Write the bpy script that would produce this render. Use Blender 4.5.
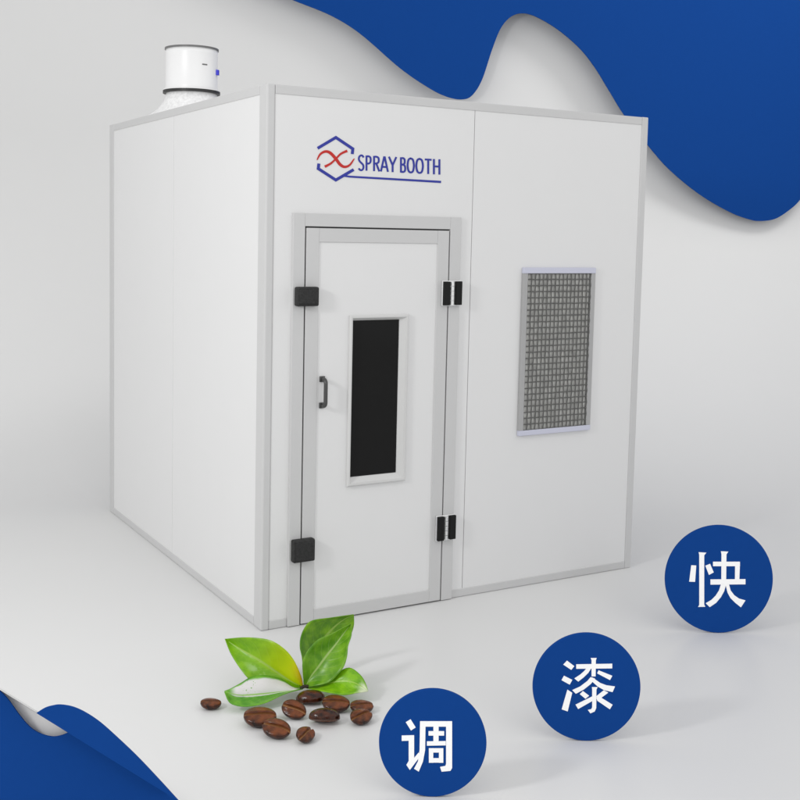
import bpy, bmesh, math, random
from mathutils import Vector, Matrix
random.seed(7)
S = bpy.context.scene
COL = S.collection
for o in list(bpy.data.objects): bpy.data.objects.remove(o)

# ------------------------------------------------------------------ camera
F_PX = 1100.588          # focal length in photo pixels (800 px wide)
PITCH, ROLL, YAW = 0.0836020, 0.0189178, 0.508106
CX, CY = 359.002, 325.543
CAM = Vector((0, 0, 1.62226))
_fw = Vector((0, math.cos(PITCH), -math.sin(PITCH)))
_up = Vector((0, math.sin(PITCH), math.cos(PITCH)))
_rt = Vector((1, 0, 0))
RT = _rt * math.cos(ROLL) + _up * math.sin(ROLL)
UP = _up * math.cos(ROLL) - _rt * math.sin(ROLL)
cd = bpy.data.cameras.new('camera')
cam = bpy.data.objects.new('camera', cd); COL.objects.link(cam)
cam.matrix_world = Matrix(((RT.x, UP.x, -_fw.x, CAM.x), (RT.y, UP.y, -_fw.y, CAM.y), (RT.z, UP.z, -_fw.z, CAM.z), (0, 0, 0, 1)))
cd.sensor_width = 36; cd.sensor_fit = 'HORIZONTAL'; cd.lens = 36 * F_PX / 800
cd.shift_x = (400 - CX) / 800; cd.shift_y = -(400 - CY) / 800
cd.clip_start = 0.05; cd.clip_end = 200
S.camera = cam

# ------------------------------------------------------------------ light tent, lamps, exposure
W = bpy.data.worlds.new('World'); S.world = W; W.use_nodes = True
bgn = W.node_tree.nodes['Background']
bgn.inputs[0].default_value = (1.0, 1.0, 1.0, 1); bgn.inputs[1].default_value = 1.0
S.view_settings.view_transform = 'Standard'; S.view_settings.look = 'None'
S.view_settings.exposure = 0.0; S.view_settings.gamma = 1.0

def lamp(name, kind, loc, target, power, **kw):
    l = bpy.data.lights.new(name, kind); l.energy = power
    for k, v in kw.items(): setattr(l, k, v)
    o = bpy.data.objects.new(name, l); COL.objects.link(o)
    o.location = loc
    o.rotation_euler = (Vector(target) - Vector(loc)).to_track_quat('-Z', 'Y').to_euler()
    return o
lamp('softbox_lamp', 'AREA', (-2.7, 1.5, 2.5), (-0.5, 4.8, 1.5), 56, shape='SQUARE', size=0.5)
lamp('added_fill_lamp', 'AREA', (4.2, -2.2, 3.6), (0.4, 4.6, 0.8), 38, shape='SQUARE', size=2.6)  # added unseen fill, lifts the booth front and the floor on the right
lamp('wall_spot_lamp', 'SPOT', (5.0, 5.9, 6.6), (1.9, 8.6, 3.3), 560, spot_size=math.radians(75), spot_blend=1.0, shadow_soft_size=0.95)

# ------------------------------------------------------------------ materials
def mat(name, col, rough=0.5, spec=0.5, metal=0.0, noise=0.0, nscale=30, bump=0.0, bscale=200, coat=0.0):
    m = bpy.data.materials.new(name); m.use_nodes = True
    nt = m.node_tree; p = nt.nodes['Principled BSDF']
    p.inputs['Base Color'].default_value = (*col, 1); p.inputs['Roughness'].default_value = rough
    p.inputs['Specular IOR Level'].default_value = spec; p.inputs['Metallic'].default_value = metal
    p.inputs['Coat Weight'].default_value = coat; p.inputs['Coat Roughness'].default_value = 0.08
    tc = nt.nodes.new('ShaderNodeTexCoord')
    if noise:
        n = nt.nodes.new('ShaderNodeTexNoise'); n.inputs['Scale'].default_value = nscale; n.inputs['Detail'].default_value = 5
        nt.links.new(tc.outputs['Object'], n.inputs['Vector'])
        mx = nt.nodes.new('ShaderNodeMix'); mx.data_type = 'RGBA'
        mx.inputs['A'].default_value = (*[c * (1 - noise) for c in col], 1); mx.inputs['B'].default_value = (*[min(1, c * (1 + noise)) for c in col], 1)
        nt.links.new(n.outputs['Fac'], mx.inputs['Factor']); nt.links.new(mx.outputs['Result'], p.inputs['Base Color'])
    if bump:
        n2 = nt.nodes.new('ShaderNodeTexNoise'); n2.inputs['Scale'].default_value = bscale; n2.inputs['Detail'].default_value = 3
        nt.links.new(tc.outputs['Object'], n2.inputs['Vector'])
        b = nt.nodes.new('ShaderNodeBump'); b.inputs['Strength'].default_value = bump; b.inputs['Distance'].default_value = 0.002
        nt.links.new(n2.outputs['Fac'], b.inputs['Height']); nt.links.new(b.outputs['Normal'], p.inputs['Normal'])
    return m
M = dict(
    backdrop=mat('backdrop_paper', (0.668, 0.668, 0.665), 0.30, 0.5, noise=0.006, nscale=3),
    panel=mat('white_panel_paint', (0.69, 0.69, 0.69), 0.45, 0.35, noise=0.008, nscale=6, bump=0.04, bscale=260),
    trim=mat('grey_aluminium_trim', (0.535, 0.535, 0.535), 0.42, 0.4, noise=0.015, nscale=12),
    doorpaint=mat('door_paint', (0.69, 0.69, 0.69), 0.42, 0.35, noise=0.008, nscale=6, bump=0.04, bscale=260),
    winframe=mat('window_frame_paint', (0.575, 0.575, 0.57), 0.38, 0.45, noise=0.02, nscale=30),
    gap=mat('dark_rubber_gasket', (0.07, 0.07, 0.07), 0.8, 0.2),
    glass=mat('dark_glass', (0.009, 0.009, 0.009), 0.10, 0.12),
    black=mat('black_plastic', (0.006, 0.006, 0.006), 0.55, 0.2),
    latch=mat('textured_black_plastic', (0.020, 0.020, 0.020), 0.55, 0.3, noise=0.9, nscale=110, bump=1.0, bscale=110),
    chrome=mat('hinge_knuckle_metal', (0.75, 0.75, 0.75), 0.3, 0.5, metal=0.8, noise=0.2, nscale=200),
    handle=mat('handle_metal', (0.05, 0.05, 0.05), 0.3, 0.5),
    ductw=mat('white_duct_paint', (0.80, 0.80, 0.80), 0.35, 0.5, noise=0.01, nscale=10),
    galv=mat('galvanised_sheet', (0.78, 0.78, 0.78), 0.4, 0.5, noise=0.28, nscale=70, bump=0.3, bscale=90),
    darkrim=mat('dark_rim', (0.02, 0.02, 0.02), 0.45, 0.4),
    greyrim=mat('duct_rim_metal', (0.13, 0.13, 0.13), 0.4, 0.5),
    bluetag=mat('blue_plastic', (0.02, 0.02, 0.55), 0.4, 0.4),
    blue=mat('blue_board', (0.0060, 0.0505, 0.236), 0.85, 0.04, noise=0.03, nscale=40),
    discblue=mat('blue_sign_paint', (0.0060, 0.0505, 0.236), 0.85, 0.04, noise=0.03, nscale=40),
    white=mat('white_letter_paint', (0.95, 0.95, 0.95), 0.5, 0.3),
    paper=mat('white_paper', (0.84, 0.83, 0.82), 0.7, 0.2),
    fold=mat('grey_fold_paper', (0.60, 0.60, 0.597), 0.8, 0.1),
    logoblue=mat('logo_blue_ink', (0.035, 0.045, 0.30), 0.6, 0.2, noise=0.15, nscale=60),
    logored=mat('logo_red_ink', (0.48, 0.03, 0.025), 0.6, 0.2, noise=0.15, nscale=60),
    bar=mat('filter_frame_bar', (0.53, 0.54, 0.64), 0.45, 0.4),
    barside=mat('filter_frame_side', (0.36, 0.36, 0.36), 0.45, 0.4),
    wire=mat('mesh_wire', (0.11, 0.11, 0.106), 0.5, 0.4, noise=0.35, nscale=40),
    filt=mat('filter_pad', (0.52, 0.52, 0.50), 0.85, 0.1, noise=0.55, nscale=28, bump=0.5, bscale=120),
    stem=mat('dark_stem', (0.03, 0.022, 0.012), 0.6, 0.3),
    strut=mat('grey_strut', (0.5, 0.5, 0.5), 0.6, 0.3),
)

# the sheet is polished where it lies flat and matt where it rises as the wall
nt = M['backdrop'].node_tree; p = nt.nodes['Principled BSDF']
tc = nt.nodes.new('ShaderNodeTexCoord'); sx = nt.nodes.new('ShaderNodeSeparateXYZ'); mr = nt.nodes.new('ShaderNodeMapRange')
mr.interpolation_type = 'SMOOTHSTEP'
for i, v in ((1, 4.2), (2, 6.6), (3, 0.36), (4, 0.9)): mr.inputs[i].default_value = v
nt.links.new(tc.outputs['Object'], sx.inputs[0]); nt.links.new(sx.outputs[1], mr.inputs[0]); nt.links.new(mr.outputs[0], p.inputs['Roughness'])
mr2 = nt.nodes.new('ShaderNodeMapRange'); mr2.interpolation_type = 'SMOOTHSTEP'
for i, v in ((1, 4.2), (2, 6.6), (3, 0.40), (4, 0.08)): mr2.inputs[i].default_value = v
nt.links.new(sx.outputs[1], mr2.inputs[0]); nt.links.new(mr2.outputs[0], p.inputs['Specular IOR Level'])

# ------------------------------------------------------------------ mesh helpers
def link(name, bm, m, parent=None, smooth=False):
    me = bpy.data.meshes.new(name)
    bmesh.ops.recalc_face_normals(bm, faces=bm.faces[:])
    bm.to_mesh(me); bm.free()
    for mm in (m if isinstance(m, (list, tuple)) else [m]): me.materials.append(mm)
    if smooth:
        for p in me.polygons: p.use_smooth = True
    o = bpy.data.objects.new(name, me); COL.objects.link(o)
    if parent: o.parent = parent
    return o
def add_box(bm, a, b, bevel=0.0):
    r = bmesh.ops.create_cube(bm, size=1)
    vs = r['verts']
    for v in vs:
        v.co = Vector([a[i] + (v.co[i] + 0.5) * (b[i] - a[i]) for i in range(3)])
    if bevel:
        es = list({e for v in vs for e in v.link_edges})
        bmesh.ops.bevel(bm, geom=es, offset=bevel, segments=2, affect='EDGES', profile=0.5)
def box(name, u, v, w, m, parent, bevel=0.0):
    bm = bmesh.new(); add_box(bm, (u[0], v[0], w[0]), (u[1], v[1], w[1]), bevel)
    return link(name, bm, m, parent)
def add_prism(bm, pts, tf, t0, t1):
    """polygon pts (2d) extruded between depth t0 and t1; tf(x, y, t) -> Vector"""
    a = [bm.verts.new(tf(x, y, t0)) for x, y in pts]
    b = [bm.verts.new(tf(x, y, t1)) for x, y in pts]
    bm.faces.new(a); bm.faces.new(b[::-1])
    n = len(pts)
    for i in range(n):
        bm.faces.new((a[i], a[(i + 1) % n], b[(i + 1) % n], b[i]))
def add_lathe(bm, prof, c, seg=64, close=False):
    rings = []
    for r, z in prof:
        rings.append([bm.verts.new((c[0] + r * math.cos(2 * math.pi * k / seg), c[1] + r * math.sin(2 * math.pi * k / seg), z)) for k in range(seg)])
    for a, b in zip(rings, rings[1:] + ([rings[0]] if close else [])):
        for k in range(seg):
            bm.faces.new((a[k], a[(k + 1) % seg], b[(k + 1) % seg], b[k]))
def add_tube(bm, pts, r, seg=12):
    pts = [Vector(p) for p in pts]; rings = []
    for i, p in enumerate(pts):
        t = (pts[min(i + 1, len(pts) - 1)] - pts[max(i - 1, 0)]).normalized()
        a = t.orthogonal().normalized() if i == 0 else (a - t * a.dot(t)).normalized()
        b = t.cross(a)
        rings.append([bm.verts.new(p + r * (math.cos(2 * math.pi * k / seg) * a + math.sin(2 * math.pi * k / seg) * b)) for k in range(seg)])
    for x, y in zip(rings, rings[1:]):
        for k in range(seg): bm.faces.new((x[k], x[(k + 1) % seg], y[(k + 1) % seg], y[k]))
    bm.faces.new(rings[0][::-1]); bm.faces.new(rings[-1])
def thing(name, label, cat, loc=(0, 0, 0), rz=0.0, group=None):
    o = bpy.data.objects.new(name, None); COL.objects.link(o)
    o.location = loc; o.rotation_euler = (0, 0, rz); o.empty_display_size = 0.1
    o['label'] = label; o['category'] = cat
    if group: o['group'] = group
    return o
def catmull(P, n=8, closed=False):
    out = []
    N = len(P)
    for i in range(N - 1):
        p0 = P[max(i - 1, 0)]; p1 = P[i]; p2 = P[i + 1]; p3 = P[min(i + 2, N - 1)]
        for k in range(n):
            t = k / n
            out.append(tuple(0.5 * (2 * p1[j] + (p2[j] - p0[j]) * t + (2 * p0[j] - 5 * p1[j] + 4 * p2[j] - p3[j]) * t * t + (3 * p1[j] - p0[j] - 3 * p2[j] + p3[j]) * t ** 3) for j in range(len(p1))))
    out.append(tuple(P[-1]))
    return out
def ribbon(pts, wd):
    """closed 2d polygon around a centre line; wd constant or per point"""
    n = len(pts); L = []; R = []
    if not isinstance(wd, (list, tuple)): wd = [wd] * n
    for i in range(n):
        p = Vector(pts[i])
        d0 = (p - Vector(pts[i - 1])).normalized() if i > 0 else None
        d1 = (Vector(pts[i + 1]) - p).normalized() if i < n - 1 else None
        if d0 is None: d0 = d1
        if d1 is None: d1 = d0
        t = (d0 + d1).normalized(); nn = Vector((-t.y, t.x)); k = max(0.5, nn.dot(Vector((-d0.y, d0.x))))
        o = nn * (wd[i] / 2 / k)
        L.append(tuple(p + o)); R.append(tuple(p - o))
    return L + R[::-1]
def ray(px, py):
    return _fw + RT * ((px - CX) / F_PX) - UP * ((py - CY) / F_PX)
def on_depth(px, py, y):              # point of the vertical plane at distance y
    d = ray(px, py); return CAM + d * (y / d.y)
def on_floor(px, py, z=0.0):
    d = ray(px, py); return CAM + d * ((z - CAM.z) / d.z)

# ------------------------------------------------------------------ the setting: one seamless sheet, floor curving up into the wall
WALL_Y, CURVE = 8.7, 2.4
prof = [(-7.0, 0.0), (-2.0, 0.0), (2.0, 0.0), (4.0, 0.0), (5.0, 0.0), (6.0, 0.0), (6.28, 0.0)]
for k in range(0, 25):
    a = math.pi / 2 * k / 24
    prof.append((WALL_Y - CURVE + CURVE * math.sin(a), CURVE - CURVE * math.cos(a)))
prof.append((WALL_Y, 5.0)); prof.append((WALL_Y, 8.0))
bm = bmesh.new(); prev = None
for y, z in prof:
    cur = [bm.verts.new((x, y, z)) for x in (-11, 11)]
    if prev: bm.faces.new((prev[0], prev[1], cur[1], cur[0]))
    prev = cur
bd = link('floor', bm, M['backdrop'], smooth=True); bd['kind'] = 'structure'

# ------------------------------------------------------------------ the spray booth
BW, BD, BH = 1.993, 2.143, 2.2
booth = thing('spray_booth', 'large white panelled spray booth cabin with a door, filter window and roof duct', 'spray booth', (-0.37552, 4.35919, 0), YAW)
e_ = Vector((math.cos(YAW), math.sin(YAW), 0)); b_ = Vector((-math.sin(YAW), math.cos(YAW), 0)); O_ = Vector((-0.37552, 4.35919, 0))
def on_front(px, py):
    d = ray(px, py); t = (O_ - CAM).dot(b_) / d.dot(b_); P = CAM + d * t - O_
    return P.dot(e_), P.z
T = 0.05
# shell behind the visible skins
box('core', (0.012, BW - 0.012), (0.012, BD - 0.012), (0.012, BH - 0.012), M['barside'], booth)
# front wall skins: left of the seam and right of the seam
box('front_panel', (0.036, 0.9885), (0.004, T), (0.036, BH - 0.036), M['panel'], booth, 0.0015)
box('front_panel', (0.9912, BW - 0.038), (0.004, T), (0.036, BH - 0.036), M['panel'], booth, 0.0015)
box('side_panel', (0.004, T), (0.078, 1.0860), (0.036, BH - 0.036), M['panel'], booth, 0.0015)
box('side_panel', (0.004, T), (1.0895, BD - 0.075), (0.036, BH - 0.036), M['panel'], booth, 0.0015)
box('side_panel', (BW - T, BW - 0.004), (0.04, BD - 0.04), (0.036, BH - 0.036), M['panel'], booth, 0.0015)
box('rear_panel', (0.04, BW - 0.04), (BD - T, BD - 0.004), (0.036, BH - 0.036), M['panel'], booth, 0.0015)
box('roof_panel', (0.036, BW - 0.036), (0.036, BD - 0.036), (BH - T, BH - 0.004), M['panel'], booth, 0.0015)
# aluminium edge profiles
bv = 0.004
box('corner_post', (0, 0.036), (0, 0.078), (0.0, BH), M['trim'], booth, 0.006)
box('corner_post', (BW - 0.038, BW), (0, 0.05), (0.0, BH), M['trim'], booth, bv)
box('corner_post', (0, 0.05), (BD - 0.075, BD), (0.0, BH), M['trim'], booth, bv)
box('corner_post', (BW - 0.05, BW), (BD - 0.05, BD), (0.0, BH), M['trim'], booth, bv)
for z0, z1, nm in ((BH - 0.038, BH - 0.001, 'top_rail'), (0.001, 0.038, 'bottom_rail')):
    if nm == 'top_rail':
        box(nm, (0.036, BW - 0.038), (0.001, 0.05), (z0, z1), M['trim'], booth, 0.003)
    else:
        box(nm, (0.036, 0.1165), (0.001, 0.05), (z0, z1), M['trim'], booth, 0.003)
        box(nm, (0.9245, BW - 0.038), (0.001, 0.05), (z0, z1), M['trim'], booth, 0.003)
    box(nm, (0.001, 0.05), (0.078, BD - 0.075), (z0, z1), M['trim'], booth, 0.003)
    box(nm, (BW - 0.05, BW - 0.001), (0.05, BD - 0.05), (z0, z1), M['trim'], booth, 0.003)
    box(nm, (0.05, BW - 0.05), (BD - 0.05, BD - 0.001), (z0, z1), M['trim'], booth, 0.003)
# door frame: three flat bars proud of the wall
FU0, FU1, FW1 = 0.1165, 0.9245, 1.6995
DU0, DU1, DW1 = 0.1725, 0.8655, 1.6435
bm = bmesh.new()
add_box(bm, (FU0, -0.010, 0.003), (DU0 - 0.003, 0.02, FW1), 0.002)
add_box(bm, (DU1 + 0.003, -0.010, 0.003), (FU1, 0.02, FW1), 0.002)
add_box(bm, (DU0 - 0.003, -0.0098, DW1 + 0.003), (DU1 + 0.003, 0.02, FW1 - 0.0002), 0.002)
link('door_frame', bm, M['trim'], booth)
box('door_gasket', (DU0 - 0.004, DU1 + 0.004), (0.0034, 0.02), (0.004, DW1 + 0.004), M['gap'], booth)
# door leaf
IU0, IU1, IW0, IW1 = 0.234, 0.804, 0.060, 1.584
GU0, GU1, GW0, GW1 = 0.403, 0.617, 0.608, 1.257      # glass
NU0, NU1, NW0, NW1 = 0.378, 0.6625, 0.5655, 1.284    # outer edge of the window frame
bm = bmesh.new()
fy = -0.005
add_box(bm, (IU0, fy, IW0), (NU0 + 0.004, 0.0, IW1)); add_box(bm, (NU1 - 0.004, fy, IW0), (IU1, 0.0, IW1))
add_box(bm, (NU0 + 0.004, fy, IW0), (NU1 - 0.004, 0.0, NW0 + 0.004)); add_box(bm, (NU0 + 0.004, fy, NW1 - 0.004), (NU1 - 0.004, 0.0, IW1))
bmesh.ops.remove_doubles(bm, verts=bm.verts[:], dist=1e-5)
door = link('door', bm, M['doorpaint'], booth)
bm = bmesh.new()
D0, D1 = DU0 + 0.003, DU1 - 0.003
add_box(bm, (D0, -0.010, 0.006), (IU0, 0.0, DW1 - 0.003), 0.002)
add_box(bm, (IU1, -0.010, 0.006), (D1, 0.0, DW1 - 0.003), 0.002)
add_box(bm, (IU0, -0.0098, IW1), (IU1, 0.0, DW1 - 0.0032), 0.0018)
add_box(bm, (IU0, -0.0098, 0.0062), (IU1, 0.0, IW0), 0.0018)
link('door_trim', bm, M['trim'], door)
# bevelled window frame (outer lip, crest, sloping reveal)
def rect_loop(u0, u1, w0, w1, v): return [(u0, v, w0), (u1, v, w0), (u1, v, w1), (u0, v, w1)]
bm = bmesh.new()
loops = [rect_loop(NU0, NU1, NW0, NW1, 0.0), rect_loop(NU0, NU1, NW0, NW1, -0.016),
         rect_loop(NU0 + .004, NU1 - .004, NW0 + .004, NW1 - .004, -0.020),
         rect_loop(NU0 + .011, NU1 - .011, NW0 + .011, NW1 - .011, -0.020),
         rect_loop(NU0 + .014, NU1 - .014, NW0 + .014, NW1 - .014, -0.016),
         rect_loop(GU0 - .001, GU1 + .001, GW0 - .001, GW1 + .001, 0.004)]
lv = [[bm.verts.new(p) for p in L] for L in loops]
for a, b in zip(lv, lv[1:]):
    for k in range(4): bm.faces.new((a[k], a[(k + 1) % 4], b[(k + 1) % 4], b[k]))
link('window_frame', bm, M['winframe'], door)
box('window_pane', (GU0 - 0.006, GU1 + 0.006), (-0.0015, 0.0025), (GW0 - 0.006, GW1 + 0.006), M['glass'], door)
# D handle
bm = bmesh.new()
hz0, hz1 = 0.915, 1.024
path = [(0.258, 0.0, hz1)]
for k in range(7):
    a = math.pi / 2 * k / 6; path.append((0.258, -0.024 - 0.016 * math.sin(a), hz1 - 0.016 + 0.016 * math.cos(a)))
for k in range(7):
    a = math.pi / 2 * k / 6; path.append((0.258, -0.024 - 0.016 * math.cos(a), hz0 + 0.016 - 0.016 * math.sin(a)))
path.append((0.258, 0.0, hz0))
add_tube(bm, path, 0.0085, 14)
add_box(bm, (0.246, -0.011, hz1 - 0.012), (0.270, -0.003, hz1 + 0.012), 0.002)
add_box(bm, (0.246, -0.011, hz0 - 0.012), (0.270, -0.003, hz0 + 0.012), 0.002)
link('handle', bm, M['handle'], door, True)
# latches on the handle side
for w0, w1 in ((1.326, 1.404), (0.276, 0.370)):
    bm = bmesh.new()
    add_box(bm, (0.124, -0.042, w0), (0.222, -0.008, w1), 0.007)
    lt = link('latch', bm, M['latch'], booth)
    box('latch_cover', (0.132, 0.214), (-0.0465, -0.038), (w0 + 0.009, w1 - 0.009), M['latch'], lt, 0.004)
# hinges: two black leaves and a metal knuckle between
for w0, w1 in ((1.319, 1.422), (0.281, 0.388)):
    bm = bmesh.new()
    add_box(bm, (0.826, -0.021, w0 - 0.004), (0.926, -0.0105, w1 + 0.004), 0.003)
    hg = link('hinge', bm, M['chrome'], booth)
    box('hinge_leaf', (0.829, 0.860), (-0.034, -0.020), (w0, w1), M['black'], hg, 0.002)
    box('hinge_leaf', (0.891, 0.922), (-0.034, -0.020), (w0 + 0.001, w1 + 0.001), M['black'], hg, 0.002)
    bm = bmesh.new(); n = 5
    for k in range(n):
        z0 = w0 + (w1 - w0) * k / n + 0.001; z1 = w0 + (w1 - w0) * (k + 1) / n - 0.001
        bmesh.ops.create_cone(bm, cap_ends=True, segments=20, radius1=0.010, radius2=0.010, depth=z1 - z0, matrix=Matrix.Translation((0.8755, -0.023, (z0 + z1) / 2)))
    link('knuckle', bm, M['chrome'], hg)
# filter window
A0, A1, B0, B1 = 1.2685, 1.690, 0.713, 1.4825
I0, I1, J0, J1 = 1.294, 1.664, 0.737, 1.456
fl = box('filter_window', (A0 + 0.002, A1 - 0.002), (0.0025, 0.006), (B0 + 0.002, B1 - 0.002), M['barside'], booth)
box('frame_bar', (A0, A1), (-0.014, 0.003), (J1, B1), M['bar'], fl, 0.002)
box('frame_bar', (A0, A1), (-0.014, 0.003), (B0, J0), M['bar'], fl, 0.002)
box('frame_bar', (A0, I0), (-0.012, 0.003), (J0, J1), M['barside'], fl, 0.002)
box('frame_bar', (I1, A1), (-0.012, 0.003), (J0, J1), M['barside'], fl, 0.002)
bm = bmesh.new()
# pleated filter pad behind the mesh
nx, nz = 48, 96
g = [[bm.verts.new((I0 + (I1 - I0) * i / nx, 0.0015 - 0.0035 * abs(math.sin(math.pi * 16 * i / nx)) * abs(math.sin(math.pi * 26 * j / nz)) - 0.0012 * random.random(), J0 + (J1 - J0) * j / nz)) for i in range(nx + 1)] for j in range(nz + 1)]
for j in range(nz):
    for i in range(nx): bm.faces.new((g[j][i], g[j][i + 1], g[j + 1][i + 1], g[j + 1][i]))
link('filter_pad', bm, M['filt'], fl, True)
bm = bmesh.new()
def wire(p, q, seg, amp, ph, axis):
    pts = []
    for k in range(seg + 1):
        t = k / seg; P = Vector(p).lerp(Vector(q), t)
        P.y += amp * math.cos(math.pi * k + ph); P[axis] += random.uniform(-0.0008, 0.0008); pts.append(P)
    add_tube(bm, pts, 0.0030, 6)
for i in range(17):
    u = I0 + (I1 - I0) * i / 16
    wire((u, -0.008, J0), (u, -0.008, J1), 26, 0.0018, 0 if i % 2 else math.pi, 0)
for j in range(27):
    w = J0 + (J1 - J0) * j / 26
    wire((I0, -0.008, w), (I1, -0.008, w), 16, 0.0018, math.pi if j % 2 else 0, 2)
link('wire_mesh', bm, M['wire'], fl)

# emblem and lettering on the front panel
def flat_on_front(name, polys, m, parent, base=0.0036, t=0.0012):
    bm = bmesh.new()
    for k, P in enumerate(polys):
        q = [on_front(x, y) for x, y in P]
        add_prism(bm, q, lambda x, y, v: Vector((x, v, y)), base, base - t - 0.00003 * k)
    return link(name, bm, m, parent)
def z5(P): return [(310 + x / 10, 130 + y / 10) for x, y in P]
hexa = [ribbon(z5([(80, 182), (262, 74), (432, 188), (426, 240)]), 2.9),
        ribbon(z5([(92, 335), (86, 386), (262, 500), (440, 396)]), 2.9)]
hexa.append(ribbon([(343.2, 175.6), (350, 176.6), (441.4, 181.9)], [1.8, 1.9, 2.2]))
emblem = flat_on_front('emblem', hexa, M['logoblue'], booth)
c1 = catmull(z5([(74, 300), (105, 243), (155, 215), (205, 228), (262, 288), (305, 345), (350, 368), (400, 350), (447, 285)]), 6)
w1 = [0.6 + 2.4 * math.sin(math.pi * min(1, max(0, i / (len(c1) - 1)))) ** 0.6 for i in range(len(c1))]
c2 = catmull(z5([(152, 366), (210, 335), (262, 288), (312, 238), (376, 208)]), 6)
w2 = [2.6 - 0.8 * math.sin(math.pi * i / (len(c2) - 1)) for i in range(len(c2))]
flat_on_front('emblem_swirl', [ribbon(c1, w1), ribbon(c2, w2)], M['logored'], emblem)
LET = {
 'S': [[(0.92, .86), (.72, .97), (.42, .98), (.15, .87), (.12, .70), (.30, .57), (.62, .46), (.86, .34), (.88, .16), (.66, .03), (.36, .02), (.06, .12)]],
 'P': [[(.12, 0), (.12, 1)], [(.12, .94), (.55, .95), (.86, .85), (.86, .60), (.55, .48), (.12, .48)]],
 'R': [[(.12, 0), (.12, 1)], [(.12, .94), (.5, .95), (.80, .86), (.80, .62), (.5, .51), (.12, .51)], [(.45, .51), (.92, 0)]],
 'A': [[(.02, 0), (.48, 1)], [(.52, 1), (.98, 0)], [(.2, .31), (.8, .31)]],
 'Y': [[(.02, 1), (.5, .45)], [(.98, 1), (.5, .45)], [(.5, .50), (.5, 0)]],
 'B': [[(.13, 0), (.13, 1)], [(.13, .94), (.55, .95), (.80, .86), (.80, .64), (.55, .53), (.13, .53)], [(.13, .53), (.6, .52), (.88, .40), (.88, .15), (.6, .05), (.13, .05)]],
 'O': [[(.5, .96), (.22, .88), (.09, .62), (.09, .38), (.22, .12), (.5, .04), (.78, .12), (.91, .38), (.91, .62), (.78, .88), (.5, .96), (.40, .945)]],
 'T': [[(0, .94), (1, .94)], [(.5, .94), (.5, 0)]],
 'H': [[(.12, 0), (.12, 1)], [(.88, 0), (.88, 1)], [(.12, .52), (.88, .52)]],
}
XS = [('S', 358.4, 364.8), ('P', 366.0, 372.0), ('R', 373.4, 380.6), ('A', 380.9, 388.8), ('Y', 388.9, 397.2), ('B', 400.4, 406.4), ('O', 407.2, 415.2), ('O', 415.9, 424.2), ('T', 425.0, 432.3), ('H', 433.2, 441.0)]
polys = []
for ch, x0, x1 in XS:
    for st in LET[ch]:
        pp = []
        for x, y in st:
            X = x0 + 0.25 + x * (x1 - x0 - 0.6); k = (X - 358.6) / 82.2
            yt = 155.0 + 4.3 * k; yb = 170.2 + 4.4 * k
            pp.append((X, yb + (yt - yb) * y))
        if ch in 'SOPRB' and len(pp) > 3 : pp = catmull(pp, 4)
        polys.append(ribbon(pp, 1.85))
flat_on_front('lettering', polys, M['logoblue'], booth, t=0.0008)

# roof duct
DC = (0.325, 1.715)
dk = bpy.data.objects  # (names only)
bm = bmesh.new(); R = 0.139
add_lathe(bm, [(R - 0.004, 2.372), (R, 2.372), (R, 2.378), (R + .0015, 2.384), (R, 2.390), (R, 2.560), (R + .0012, 2.564), (R, 2.568), (R, 2.588), (R - 0.004, 2.588)], DC, 80, close=True)
duct = link('exhaust_duct', bm, M['ductw'], booth, True)
bm = bmesh.new(); add_lathe(bm, [(R - .006, 2.583), (R + .005, 2.583), (R + .005, 2.592), (R - .006, 2.592)], DC, 80, close=True); link('duct_rim', bm, M['greyrim'], duct)
bm = bmesh.new(); add_lathe(bm, [(R - .03, 2.352), (R + .014, 2.352), (R + .014, 2.366), (R - .03, 2.366)], DC, 80, close=True); link('duct_flange', bm, M['darkrim'], duct)
bm = bmesh.new(); add_lathe(bm, [(R + .013, 2.3665), (R + .013, 2.372), (R - .02, 2.372), (R - .02, 2.3665)], DC, 80, close=True); link('duct_collar', bm, M['ductw'], duct)
cone = [(R - 0.004, 2.352), (R + 0.004, 2.325), (R + 0.022, 2.29), (R + 0.055, 2.255), (R + 0.10, 2.225), (R + 0.145, 2.2025), (R + .16, 2.199)]
bm = bmesh.new(); add_lathe(bm, catmull(cone, 4), DC, 80); link('duct_cone', bm, M['galv'], duct, True)
# small blue cable plug and label plate on the duct wall
def duct_dir(a): return Vector((math.cos(a), math.sin(a), 0))
def duct_box(name, ang, z0, z1, wd, t, m):
    n = duct_dir(ang); tt = Vector((-n.y, n.x, 0)); c = Vector((DC[0], DC[1], 0)) + n * R
    bm = bmesh.new(); add_box(bm, (-wd / 2, -0.004, z0), (wd / 2, t, z1), 0.0015)
    for v in bm.verts: v.co = c + tt * v.co.x + n * v.co.y + Vector((0, 0, v.co.z))
    return link(name, bm, m, duct)
FA = -math.pi / 2 - YAW      # azimuth (booth frame) of the direction towards the camera, roughly
duct_box('cable_plug', FA + math.radians(80), 2.452, 2.480, 0.022, 0.012, M['bluetag'])
duct_box('label_plate', FA + math.radians(38), 2.492, 2.499, 0.030, 0.002, M['greyrim'])

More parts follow.
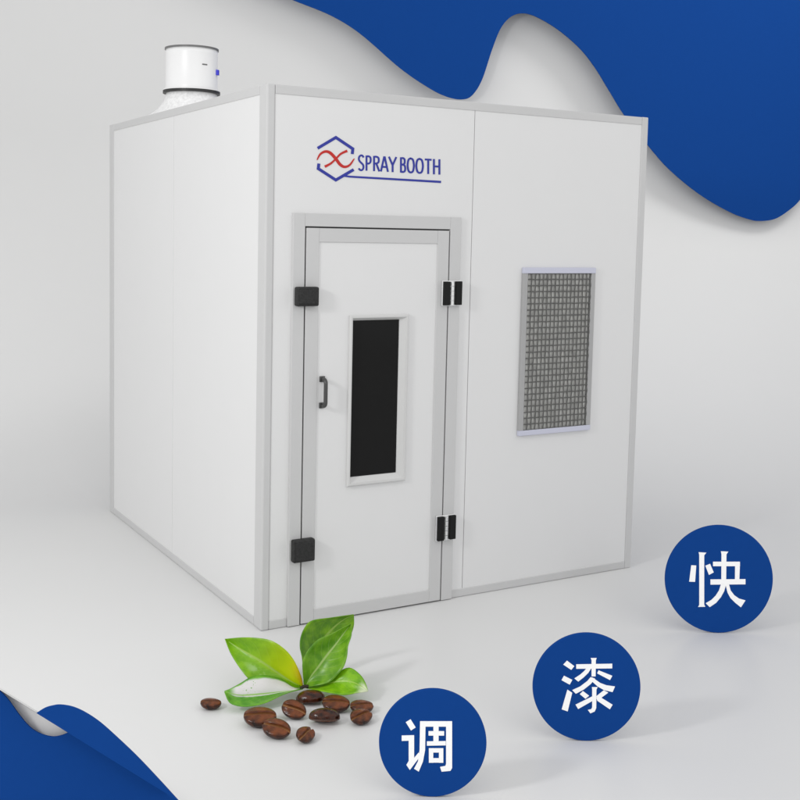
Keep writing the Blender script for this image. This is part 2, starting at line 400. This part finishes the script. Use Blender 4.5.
# ------------------------------------------------------------------ wave board high on the wall
def board(name, px, y, t, m, parent=None, mapper=None):
    bm = bmesh.new()
    pts = [on_depth(a, b, y) for a, b in px]
    add_prism(bm, [(p.x, p.z) for p in pts], lambda x, z, v: Vector((x, v, z)), y, y + t)
    return link(name, bm, m, parent)
wave = [(286, -4), (293, 0), (330, 15), (360, 33.5), (400, 68), (430, 88.5), (448, 97), (462, 99.3), (472, 95.5), (482, 80), (492, 50), (501, 28), (512, 16), (525, 13.3), (540, 18.5), (560, 31), (580, 48.5), (595, 67.5), (610, 92), (625, 116), (649, 146.5), (670, 170), (700, 194.5), (730, 212), (750, 219.5), (762, 221), (776, 218.5), (790, 209.5), (800, 200), (815, 180), (840, 140), (875, 112), (915, 118), (960, 150), (1010, 165), (1060, 140)]
wv = catmull(wave, 8) + [(1090, 100), (1090, -170), (120, -170), (130, -75), (200, -40), (250, -20)]
wb = bpy.data.objects.new('wave_board', None); COL.objects.link(wb)
wb['label'] = 'large blue wave-edged board hung high on the wall behind the white booth'; wb['category'] = 'board'
BY = WALL_Y - 0.17
board('wave_panel', wv, BY, 0.012, M['blue'], wb)
for px, py in ((420, 20), (700, 60), (780, 150), (560, -20)):
    c = on_depth(px, py, BY); bm = bmesh.new()
    bmesh.ops.create_cone(bm, cap_ends=True, segments=24, radius1=0.03, radius2=0.03, depth=WALL_Y - BY - 0.013, matrix=Matrix.Translation((c.x, (WALL_Y + BY + 0.012) / 2, c.z)) @ Matrix.Rotation(math.pi / 2, 4, 'X'))
    link('spacer', bm, M['strut'], wb, True)

# ------------------------------------------------------------------ layered wave boards standing low on the floor
lb = bpy.data.objects.new('layered_board', None); COL.objects.link(lb)
lb['label'] = 'low layered blue board with a wavy hump and a white fold, standing on the floor'; lb['category'] = 'board'
LY = 2.80
dg = lambda x: 690 + 0.6185 * x
FL = 846.0
low = [(0, 691), (5, 696), (10, 702), (20, 716), (30, 727.3), (40, 733.6), (52, 736.8), (62, 735.3), (69, 732.2)]
lowc = [(-30, 673.2), (-12, 684)] + catmull(low, 6) + [(76, dg(76) + 0.6), (160, dg(160) + 0.6), (200, dg(200) + 0.6), (236, 835)]
board('front_wave', lowc + [(240, FL), (-30, FL)], LY, 0.004, M['blue'], lb)
board('backing_sheet', [(-29, dg(-29) + 0.4), (76, dg(76) + 0.4), (84, dg(84) + 3), (198, dg(198) + 3), (234, 838), (236, 842.5), (-29, 842.5)], LY + 0.0300, 0.004, M['paper'], lb)
bm = bmesh.new()          # thin lip added along the slanting edge, shaped to shade the boards below
row = []
for x in (-31, 168):
    f0, k0 = on_depth(x, dg(x), LY - 0.1150), on_depth(x, dg(x) - 0.6, LY + 0.0335)
    row.append([bm.verts.new(P) for P in (f0, k0, k0 + Vector((0, 0, 0.0035)), f0 + Vector((0, 0, 0.0035)))])
bm.faces.new(row[0]); bm.faces.new(row[1][::-1])
for k in range(4): bm.faces.new((row[0][k], row[1][k], row[1][(k + 1) % 4], row[0][(k + 1) % 4]))
link('fold_shade_lip', bm, M['fold'], lb)
hump = [(36.5, 713.2), (45, 708), (54, 705.5), (61, 705), (72.5, 707), (85, 712.5), (100, 722.5), (117, 737.5), (137, 756.5), (157, 777.5), (178.5, 801)]
board('hump_wave', catmull(hump, 6) + [(130, dg(130) + 0.8), (39, dg(39) + 0.6)], LY - 0.1195, 0.004, M['blue'], lb)

# ------------------------------------------------------------------ three round signs standing on the floor
def glyph_a():   # fast
    f = lambda P: [(680 + x / 10.526, 540 + y / 10.526) for x, y in P]
    return [f(P) for P in (
        [(118, 265), (170, 268), (158, 440), (96, 438)],
        [(195, 128), (277, 133), (254, 160), (254, 680), (266, 702), (190, 704), (202, 682), (202, 155)],
        [(266, 270), (316, 250), (354, 340), (304, 367)],
        [(430, 118), (508, 122), (488, 150), (484, 470), (463, 540), (430, 600), (380, 660), (312, 706), (270, 665), (330, 630), (375, 585), (410, 530), (430, 465), (434, 430), (436, 150)],
        [(347, 228), (630, 228), (630, 275), (347, 275)],
        [(580, 228.5), (630, 228.5), (623, 440), (577, 440)],
        [(320, 414), (688, 411), (688, 466), (320, 469)],
        [(478, 466), (514, 464), (532, 530), (570, 580), (620, 615), (688, 635), (640, 708), (580, 660), (530, 610), (500, 555)])]
def glyph_b():   # lacquer
    f = lambda P: [(560 + x / 11.43, 640 + y / 11.43) for x, y in P]
    return [f(P) for P in (
        [(80, 235), (163, 298), (128, 341), (37, 280)],
        [(45, 407), (140, 455), (110, 509), (17, 458)],
        [(84, 566), (139, 602), (87, 815), (19, 791)],
        [(185, 277), (596, 270), (596, 323), (185, 328)],
        [(350, 205), (418, 205), (409, 230), (406, 415), (360, 415), (360, 230)],
        [(300, 324), (354, 324), (322, 375), (270, 425), (208, 474), (164, 438), (230, 395), (275, 355)],
        [(440, 345), (597, 408), (570, 457), (424, 380)],
        [(350, 423), (400, 440), (350, 502), (270, 565), (180, 613), (139, 572), (230, 530), (310, 470)],
        [(368, 425), (403, 450), (460, 490), (530, 516), (627, 530), (600, 594), (500, 570), (430, 530), (368, 475)],
        [(364, 537), (430, 537), (415, 565), (413, 775), (396, 815), (346, 837), (317, 798), (355, 790), (367, 770), (367, 565)],
        [(262, 582), (332, 635), (290, 670), (226, 618)],
        [(374, 640), (374, 692), (206, 787), (177, 738)],
        [(500, 573), (550, 600), (455, 670), (410, 645)],
        [(412, 655), (455, 648), (600, 738), (568, 790), (425, 692)])]
def glyph_c():   # mix
    f = lambda P: [(370 + x / 6.154, 680 + y / 6.154) for x, y in P]
    return [f(P) for P in (
        [(220, 259), (250, 241), (281, 291), (252, 310)],
        [(195, 341), (271, 339), (271, 372), (195, 374)],
        [(238, 341), (271.5, 341), (271.5, 488), (238, 510)],
        [(238, 498), (272, 478), (300, 445), (306, 472), (245, 553), (224, 522)],
        [(308, 254), (342, 254), (339, 430), (326, 500), (300, 563), (271, 545), (295, 500), (305, 430)],
        [(308, 253), (505, 253), (505, 286), (308, 286)],
        [(468, 254), (505, 254), (505, 540), (495, 558), (440, 563), (431, 534), (464, 528), (468, 515)],
        [(360, 314), (456, 314), (456, 341), (360, 341)],
        [(390, 285), (422, 285), (422, 386), (390, 386)],
        [(350, 377), (466, 375), (466, 401), (350, 403)],
        [(362, 420), (389, 420), (389, 508), (362, 508)], [(424, 420), (451, 420), (451, 508), (424, 508)],
        [(362, 419), (451, 419), (451, 445), (362, 445)], [(362, 480), (451, 480), (451, 507), (362, 507)])]
def sign(cx, cy, r, glyph, label):
    base = on_floor(cx, cy + r + 0.4)
    d = base.dot(_fw) - CAM.dot(_fw)       # depth along the axis
    k = d / F_PX
    def tf(x, y, t):                        # picture-parallel plane, i.e. the sign leans back a little
        return CAM + (_fw + RT * ((x - CX) / F_PX) - UP * ((y - CY) / F_PX)) * d + _fw * t
    root = thing('round_sign', label, 'sign', base, 0, 'round blue signs with one white character')
    inv = Matrix.Translation(-base)
    bm = bmesh.new(); N = 128
    rim = lambda rr: [(cx + rr * math.cos(2 * math.pi * i / N), cy + rr * math.sin(2 * math.pi * i / N)) for i in range(N)]
    A = [[bm.verts.new(tf(x, y, t)) for x, y in rim(rr)] for rr, t in ((r - 0.35, 0.0), (r, 0.0015), (r, 0.012), (r - 0.3, 0.0135))]
    bm.faces.new(A[0]); bm.faces.new(A[-1][::-1])
    for a, b in zip(A, A[1:]):
        for i in range(N): bm.faces.new((a[i], a[(i + 1) % N], b[(i + 1) % N], b[i]))
    bm.transform(inv); link('disc', bm, M['discblue'], root)
    bm = bmesh.new()
    for i, P in enumerate(glyph):
        add_prism(bm, P, tf, -0.0012 - 0.00006 * i, 0.0008)
    bm.transform(inv); link('character', bm, M['white'], root)
    # easel strut behind the disc keeps it standing
    top = tf(cx, cy - 0.2 * r, 0.0135); foot = Vector((top.x, top.y + 0.45 * top.z, 0.004))
    bm = bmesh.new(); add_tube(bm, [top, top.lerp(foot, .5), foot], 0.005, 8); bm.transform(inv); link('easel_strut', bm, M['strut'], root)
sign(719.2, 579, 53.8, glyph_a(), 'round blue sign with white character 快, standing farthest right and farthest back')
sign(586.8, 687, 53.8, glyph_b(), 'round blue sign with white character 漆, the middle one of the three')
sign(432.8, 743, 53.8, glyph_c(), 'round blue sign with white character 调, nearest to the coffee beans')

# ------------------------------------------------------------------ sprig of five leaves
def leaf_mat(name, dark, light, vein, special=None, spec_col=None, side=15.0):
    m = bpy.data.materials.new(name); m.use_nodes = True; nt = m.node_tree; N = nt.nodes; Lk = nt.links
    p = N['Principled BSDF']; p.inputs['Roughness'].default_value = 0.32; p.inputs['Specular IOR Level'].default_value = 0.5
    uv = N.new('ShaderNodeUVMap'); sx = N.new('ShaderNodeSeparateXYZ'); Lk.new(uv.outputs[0], sx.inputs[0])
    def mth(op, a, b=None):
        n = N.new('ShaderNodeMath'); n.operation = op
        for i, q in enumerate((a, b)):
            if q is None: continue
            if isinstance(q, (int, float)): n.inputs[i].default_value = q
            else: Lk.new(q, n.inputs[i])
        return n.outputs[0]
    def mix(f, a, b):
        n = N.new('ShaderNodeMix'); n.data_type = 'RGBA'; Lk.new(f, n.inputs['Factor'])
        for s, q in (('A', a), ('B', b)):
            if isinstance(q, tuple): n.inputs[s].default_value = (*q, 1)
            else: Lk.new(q, n.inputs[s])
        return n.outputs['Result']
    def ramp(f, lo, hi):
        n = N.new('ShaderNodeMapRange'); n.interpolation_type = 'SMOOTHSTEP'; n.inputs[1].default_value = lo; n.inputs[2].default_value = hi; Lk.new(f, n.inputs[0]); return n.outputs[0]
    u = sx.outputs[0]; v = mth('SUBTRACT', mth('MULTIPLY', sx.outputs[1], 2.0), 1.0); a = mth('ABSOLUTE', v)
    tc = N.new('ShaderNodeTexCoord')
    nz = N.new('ShaderNodeTexNoise'); nz.inputs['Scale'].default_value = 28; nz.inputs['Detail'].default_value = 6; Lk.new(tc.outputs['Object'], nz.inputs['Vector'])
    nz2 = N.new('ShaderNodeTexNoise'); nz2.inputs['Scale'].default_value = 160; nz2.inputs['Detail'].default_value = 4; Lk.new(tc.outputs['Object'], nz2.inputs['Vector'])
    col = mix(ramp(nz.outputs['Fac'], 0.25, 0.75), dark, light)
    # side veins curve towards the tip
    s = mth('SUBTRACT', mth('MULTIPLY', u, 8.0), mth('MULTIPLY', mth('POWER', a, 1.4), 2.2))
    s = mth('ADD', s, mth('MULTIPLY', nz.outputs['Fac'], 0.25))
    fr = mth('ABSOLUTE', mth('SUBTRACT', mth('FRACT', s), 0.5))
    vm = mth('MULTIPLY', ramp(fr, 0.09, 0.02), ramp(a, 1.0, 0.6))
    col = mix(mth('MULTIPLY', vm, 0.20), col, vein)
    col = mix(mth('MULTIPLY', ramp(nz2.outputs['Fac'], 0.5, 0.75), 0.25), col, dark)
    if special == 'yellow':       # yellowing towards the stalk on the upper half
        f = mth('MULTIPLY', ramp(u, 0.75, 0.10), ramp(v, -0.3, 0.3))
        col = mix(f, col, spec_col)
        f2 = mth('MULTIPLY', ramp(u, 0.32, 0.0), ramp(v, 0.2, 1.0)); col = mix(f2, col, (0.85, 0.50, 0.01))
        f3 = mth('MULTIPLY', mth('MULTIPLY', ramp(mth('ABSOLUTE', mth('SUBTRACT', v, -0.5)), 0.28, 0.05), ramp(mth('ABSOLUTE', mth('SUBTRACT', u, 0.5)), 0.22, 0.04)), ramp(nz.outputs['Fac'], 0.42, 0.6))
        col = mix(mth('MULTIPLY', f3, 0.55), col, (0.5, 0.68, 0.36))
    if special == 'pale':         # large near-white patch inside a green margin
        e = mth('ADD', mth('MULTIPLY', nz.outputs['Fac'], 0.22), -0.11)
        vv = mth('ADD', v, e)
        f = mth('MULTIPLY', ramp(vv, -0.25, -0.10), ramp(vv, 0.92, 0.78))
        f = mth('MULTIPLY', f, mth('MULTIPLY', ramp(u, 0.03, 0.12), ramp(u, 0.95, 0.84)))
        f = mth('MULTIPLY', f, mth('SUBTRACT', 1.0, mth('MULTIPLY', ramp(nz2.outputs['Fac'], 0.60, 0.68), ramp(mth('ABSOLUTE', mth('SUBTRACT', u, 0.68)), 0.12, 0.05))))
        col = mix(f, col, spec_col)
    if special == 'paletip':
        f = mth('MULTIPLY', ramp(mth('ADD', u, mth('MULTIPLY', nz.outputs['Fac'], 0.3)), 0.90, 1.06), ramp(v, 0.95, 0.3))
        col = mix(f, col, spec_col)
    col = mix(ramp(a, 0.075, 0.03), col, vein)
    Lk.new(col, p.inputs['Base Color'])
    bp = N.new('ShaderNodeBump'); bp.inputs['Strength'].default_value = 0.3; bp.inputs['Distance'].default_value = 0.004
    Lk.new(mth('SUBTRACT', mth('MULTIPLY', nz.outputs['Fac'], 0.5), mth('MULTIPLY', vm, 0.35)), bp.inputs['Height']); Lk.new(bp.outputs['Normal'], p.inputs['Normal'])
    tr = N.new('ShaderNodeBsdfTranslucent'); Lk.new(col, tr.inputs['Color'])
    ms = N.new('ShaderNodeMixShader'); ms.inputs[0].default_value = 0.3
    Lk.new(p.outputs[0], ms.inputs[1]); Lk.new(tr.outputs[0], ms.inputs[2]); Lk.new(ms.outputs[0], N['Material Output'].inputs['Surface'])
    return m
def resample(P, n):
    P = catmull(P, 6); L = [0.0]
    for a, b in zip(P, P[1:]): L.append(L[-1] + math.dist(a, b))
    out = []; j = 0
    for i in range(n + 1):
        s = L[-1] * i / n
        while j < len(L) - 2 and L[j + 1] < s: j += 1
        t = (s - L[j]) / max(1e-9, L[j + 1] - L[j]); out.append(tuple(P[j][k] + t * (P[j + 1][k] - P[j][k]) for k in (0, 1)))
    return out
def leaf(parent, neg, mid, pos, yb, yt, dneg, dpos, bow, m, label=None):
    """outlines run stalk to tip; yb / yt distance of stalk and tip; dneg, dpos depth offsets of the two margins; bow bends the midrib"""
    n, h = 30, 7
    A, B, Cc = resample(neg, n), resample(mid, n), resample(pos, n)
    bm = bmesh.new(); uvl = bm.loops.layers.uv.new('UVMap'); rows = []; org = parent.location
    for i in range(n + 1):
        t = i / n; y = yb + (yt - yb) * t + bow * math.sin(math.pi * t); env = math.sin(math.pi * min(1, t * 0.97 + 0.02)) ** 0.7
        row = []
        for k in range(-h, h + 1):
            s = abs(k) / h; E = A[i] if k < 0 else Cc[i]; dd = dneg if k < 0 else dpos
            x = B[i][0] + (E[0] - B[i][0]) * s; yy = B[i][1] + (E[1] - B[i][1]) * s
            ripple = 0.004 * math.sin(t * 17 + (1 if k < 0 else 3)) * s * env
            P = on_depth(x, yy, y + env * (dd * s ** 1.5) + ripple)
            if P.z < 0.004: P.z = 0.004
            row.append((bm.verts.new(P - org), t, 0.5 + 0.5 * k / h))
        rows.append(row)
    for a, b in zip(rows, rows[1:]):
        for k in range(2 * h):
            q = (a[k], a[k + 1], b[k + 1], b[k])
            f = bm.faces.new([z[0] for z in q])
            for lp, z in zip(f.loops, q): lp[uvl].uv = (z[1], z[2])
    o = link('leaf', bm, m, parent, True)
    sm = o.modifiers.new('solidify', 'SOLIDIFY'); sm.thickness = 0.0022; sm.offset = 0
    if label: o['label'] = label
    return o
SB = on_depth(304, 687, 3.76)
sprig = thing('leaf_sprig', 'sprig of fresh green leaves lying behind the coffee beans under the booth front', 'leaves', (SB.x, SB.y, 0))
LG = leaf_mat('leaf_yellow_green', (0.17, 0.42, 0.004), (0.30, 0.58, 0.008), (0.42, 0.62, 0.10), 'yellow', (0.74, 0.84, 0.006))
LP = leaf_mat('leaf_pale_patch', (0.07, 0.32, 0.012), (0.24, 0.56, 0.05), (0.40, 0.66, 0.16), 'pale', (0.82, 0.80, 0.80))
LD = leaf_mat('leaf_deep_green', (0.095, 0.29, 0.004), (0.29, 0.56, 0.010), (0.36, 0.56, 0.09))
LF = leaf_mat('leaf_mid_green', (0.10, 0.31, 0.010), (0.27, 0.54, 0.030), (0.44, 0.62, 0.18))
LL = leaf_mat('leaf_lime_green', (0.15, 0.42, 0.004), (0.36, 0.70, 0.010), (0.42, 0.66, 0.08), 'paletip', (0.80, 0.86, 0.62))
# behind upright leaf, upright leaf, left leaf, right low leaf, low leaf with the near-white patch
leaf(sprig, [(304, 686), (302.3, 659), (300, 648), (300.6, 637.5), (305, 627), (312, 620.5), (330, 617.8), (353.5, 614.5)],
     [(304, 686), (312, 664), (318, 648), (325, 637), (335, 626), (345, 618.5), (353.5, 614.5)],
     [(304, 686), (322, 676), (340, 660), (347, 645), (352, 632), (354, 624), (353.7, 614.5)], 3.80, 3.98, -0.05, 0.03, 0.03, LD)
leaf(sprig, [(304.5, 687), (302.8, 672), (303, 660), (309, 649), (319, 639), (331, 634), (344, 627), (351, 624)],
     [(305, 687), (311, 676), (318, 667), (327, 655), (336, 644), (344, 633), (351, 624)],
     [(306, 687), (314, 686), (329, 682.5), (337.5, 675), (344, 666), (347, 656), (348, 646), (351.5, 635), (351, 624)], 3.76, 3.88, -0.03, -0.06, -0.02, LF)
leaf(sprig, [(303, 687), (295, 687.5), (283, 685), (268, 684), (254, 682.5), (246, 676), (237, 664), (230, 652), (225, 639)],
     [(303, 687), (291, 681.5), (277, 672.5), (262, 662), (248, 653.5), (237, 647), (225, 639)],
     [(303, 686), (301, 676), (294, 660.5), (285, 649.5), (272, 641), (258, 638), (241, 637.5), (225, 639)], 3.78, 3.86, -0.05, -0.02, -0.04, LG, 'leaf turning yellow towards the stalk')
leaf(sprig, [(306, 688), (316, 690), (330, 693), (344, 695), (357, 693), (364, 692), (368, 691)],
     [(306, 688), (316, 686.5), (328, 683.5), (340, 681), (352, 682), (361, 686), (368, 691)],
     [(306, 687), (318, 682), (332, 677), (343, 669.5), (351, 668), (360, 674.5), (365, 682), (368, 691)], 3.77, 3.70, -0.07, 0.03, 0.0, LL)
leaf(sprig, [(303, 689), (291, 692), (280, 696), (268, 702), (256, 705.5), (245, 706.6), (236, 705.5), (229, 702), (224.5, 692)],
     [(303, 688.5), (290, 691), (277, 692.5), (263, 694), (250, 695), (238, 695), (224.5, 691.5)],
     [(303, 688), (294, 687.5), (284, 680.5), (273, 676.5), (262, 675.2), (251, 677), (240, 683.5), (230, 689), (224.5, 691)], 3.75, 3.62, -0.07, 0.05, -0.01, LP, 'low leaf with a large near-white patch inside a green margin')
bm = bmesh.new()
p0 = on_depth(300.5, 688.5, 3.745); p1 = on_depth(304, 686.5, 3.75); p2 = on_depth(308.5, 686.5, 3.75)
add_tube(bm, [Vector((p.x, p.y, max(0.007, p.z))) - sprig.location for p in catmull([tuple(p0), tuple(p1), tuple(p2)], 4) for p in [Vector(p)]], 0.006, 10)
link('stem', bm, M['stem'], sprig, True)

# ------------------------------------------------------------------ coffee beans
bmat = bpy.data.materials.new('roasted_bean'); bmat.use_nodes = True
nt = bmat.node_tree; N = nt.nodes; Lk = nt.links; p = N['Principled BSDF']
p.inputs['Roughness'].default_value = 0.16; p.inputs['Specular IOR Level'].default_value = 0.34; p.inputs['Coat Weight'].default_value = 0.0; p.inputs['Coat Roughness'].default_value = 0.05
tc = N.new('ShaderNodeTexCoord'); at = N.new('ShaderNodeAttribute'); at.attribute_name = 'groove'
nz = N.new('ShaderNodeTexNoise'); nz.inputs['Scale'].default_value = 4; nz.inputs['Detail'].default_value = 9
mp = N.new('ShaderNodeMapping'); mp.inputs['Scale'].default_value = (0.9, 1.5, 1.2); Lk.new(tc.outputs['Object'], mp.inputs['Vector']); Lk.new(mp.outputs[0], nz.inputs['Vector'])
cr = N.new('ShaderNodeValToRGB'); cr.color_ramp.elements[0].position = 0.33; cr.color_ramp.elements[0].color = (0.010, 0.0025, 0.0012, 1); cr.color_ramp.elements[1].position = 0.72; cr.color_ramp.elements[1].color = (0.11, 0.026, 0.007, 1)
Lk.new(nz.outputs['Fac'], cr.inputs['Fac'])
mx = N.new('ShaderNodeMix'); mx.data_type = 'RGBA'; Lk.new(at.outputs['Fac'], mx.inputs['Factor']); Lk.new(cr.outputs['Color'], mx.inputs['A']); mx.inputs['B'].default_value = (0.60, 0.33, 0.15, 1)
fl2 = N.new('ShaderNodeAttribute'); fl2.attribute_name = 'flat_side'
fm = N.new('ShaderNodeMix'); fm.data_type = 'RGBA'; Lk.new(fl2.outputs['Fac'], fm.inputs['Factor']); Lk.new(cr.outputs['Color'], fm.inputs['A'])
cr2 = N.new('ShaderNodeValToRGB'); cr2.color_ramp.elements[0].position = 0.28; cr2.color_ramp.elements[0].color = (0.030, 0.007, 0.002, 1); cr2.color_ramp.elements[1].position = 0.74; cr2.color_ramp.elements[1].color = (0.20, 0.052, 0.010, 1)
Lk.new(nz.outputs['Fac'], cr2.inputs['Fac']); Lk.new(cr2.outputs['Color'], fm.inputs['B']); Lk.new(fm.outputs['Result'], mx.inputs['A'])
Lk.new(mx.outputs['Result'], p.inputs['Base Color'])
bp = N.new('ShaderNodeBump'); bp.inputs['Strength'].default_value = 0.6; bp.inputs['Distance'].default_value = 0.006
Lk.new(nz.outputs['Fac'], bp.inputs['Height']); Lk.new(bp.outputs['Normal'], p.inputs['Normal'])
def bean_mesh():
    bm = bmesh.new(); lay = bm.verts.layers.float.new('groove'); lay2 = bm.verts.layers.float.new('flat_side')
    nu, nv = 160, 44
    rows = []
    for j in range(nv + 1):
        th = math.pi * j / nv; row = []
        for i in range(nu):
            ph = 2 * math.pi * i / nu
            # pole axis along x so that the groove has even resolution across y
            x = math.cos(th); y = math.sin(th) * math.cos(ph); z = math.sin(th) * math.sin(ph)
            co = Vector((0.5 * x, 0.37 * y * (1 - 0.06 * x), (0.30 if z < 0 else 0.10) * (abs(z) ** 0.8) * (1 if z > 0 else -1)))
            gq = 0.0
            if z > -0.15:
                yc = co.y - 0.025 * math.sin(5.5 * co.x)
                gq = math.exp(-(yc / 0.045) ** 2) * min(1, max(0, (z + 0.15) / 0.25)) 
                co.z -= 0.12 * gq; co.z += 0.02 * math.exp(-((abs(yc) - 0.085) / 0.05) ** 2) * max(0, z)
            v = bm.verts.new(co); v[lay] = 0.8 * max(0, gq - 0.3); v[lay2] = min(1, max(0, (z - 0.1) / 0.5)); row.append(v)
            if j in (0, nv): row = [row[0]] * nu; break
        rows.append(row)
    for a, b in zip(rows, rows[1:]):
        for i in range(nu):
            q = []
            for v in (a[i], a[(i + 1) % nu], b[(i + 1) % nu], b[i]):
                if v not in q: q.append(v)
            if len(q) > 2: bm.faces.new(q)
    return bm
proto = link('coffee_bean', bean_mesh(), bmat, None, True)
BEANS = [  # picture centre, length in px, tilt, turn, roll, label
    (211, 702.5, 21, 6, 8, 4, 'small roasted coffee bean lying apart on the far left of the others'),
    (260, 715.5, 33, 16, 0, 0, 'long roasted coffee bean showing its level slit, leftmost in the main cluster'),
    (276.5, 727.5, 30, 20, -24, 8, 'roasted coffee bean tilted down to the right in the front row left'),
    (294, 709, 26, 32, -28, 16, 'brown coffee bean leaning up on its edge in the middle of the cluster'),
    (310.5, 699, 29, 172, 0, 5, 'dark coffee bean with its rounded back up, just below the leaf stalk'),
    (336, 702.5, 28, 18, -6, 2, 'coffee bean with its slit showing, behind the round-backed one on the right'),
    (324.5, 718, 32, 158, 20, -8, 'shiny coffee bean with its rounded back up at the front right of the cluster'),
    (306, 733.5, 24, 22, 62, 0, 'small coffee bean with an upright slit, nearest to the viewer'),
    (362, 705.5, 24, 12, 14, 4, 'coffee bean lying behind another in the pair on the far right'),
    (361.5, 715.5, 25, 18, 40, 0, 'front coffee bean of the pair on the far right beside the blue sign'),
]
used = []
for i, (px, py, L, rx, rz, ry, lab) in enumerate(BEANS):
    o = proto if i == 0 else proto.copy()
    if i: COL.objects.link(o)
    Rm = Matrix.Rotation(math.radians(rz), 4, 'Z') @ Matrix.Rotation(math.radians(rx), 4, 'X') @ Matrix.Rotation(math.radians(ry), 4, 'Y')
    zmin = min((Rm @ v.co).z for v in proto.data.vertices)
    s = 0.1
    for _ in range(4):
        P = on_floor(px, py, -zmin * s); s = L * (P.dot(_fw) - CAM.dot(_fw)) / F_PX
    o.matrix_world = Matrix.Translation(P) @ Rm @ Matrix.Diagonal((s, s, s, 1))
    o['label'] = lab; o['category'] = 'coffee bean'; o['group'] = 'roasted coffee beans scattered in front of the leaves'
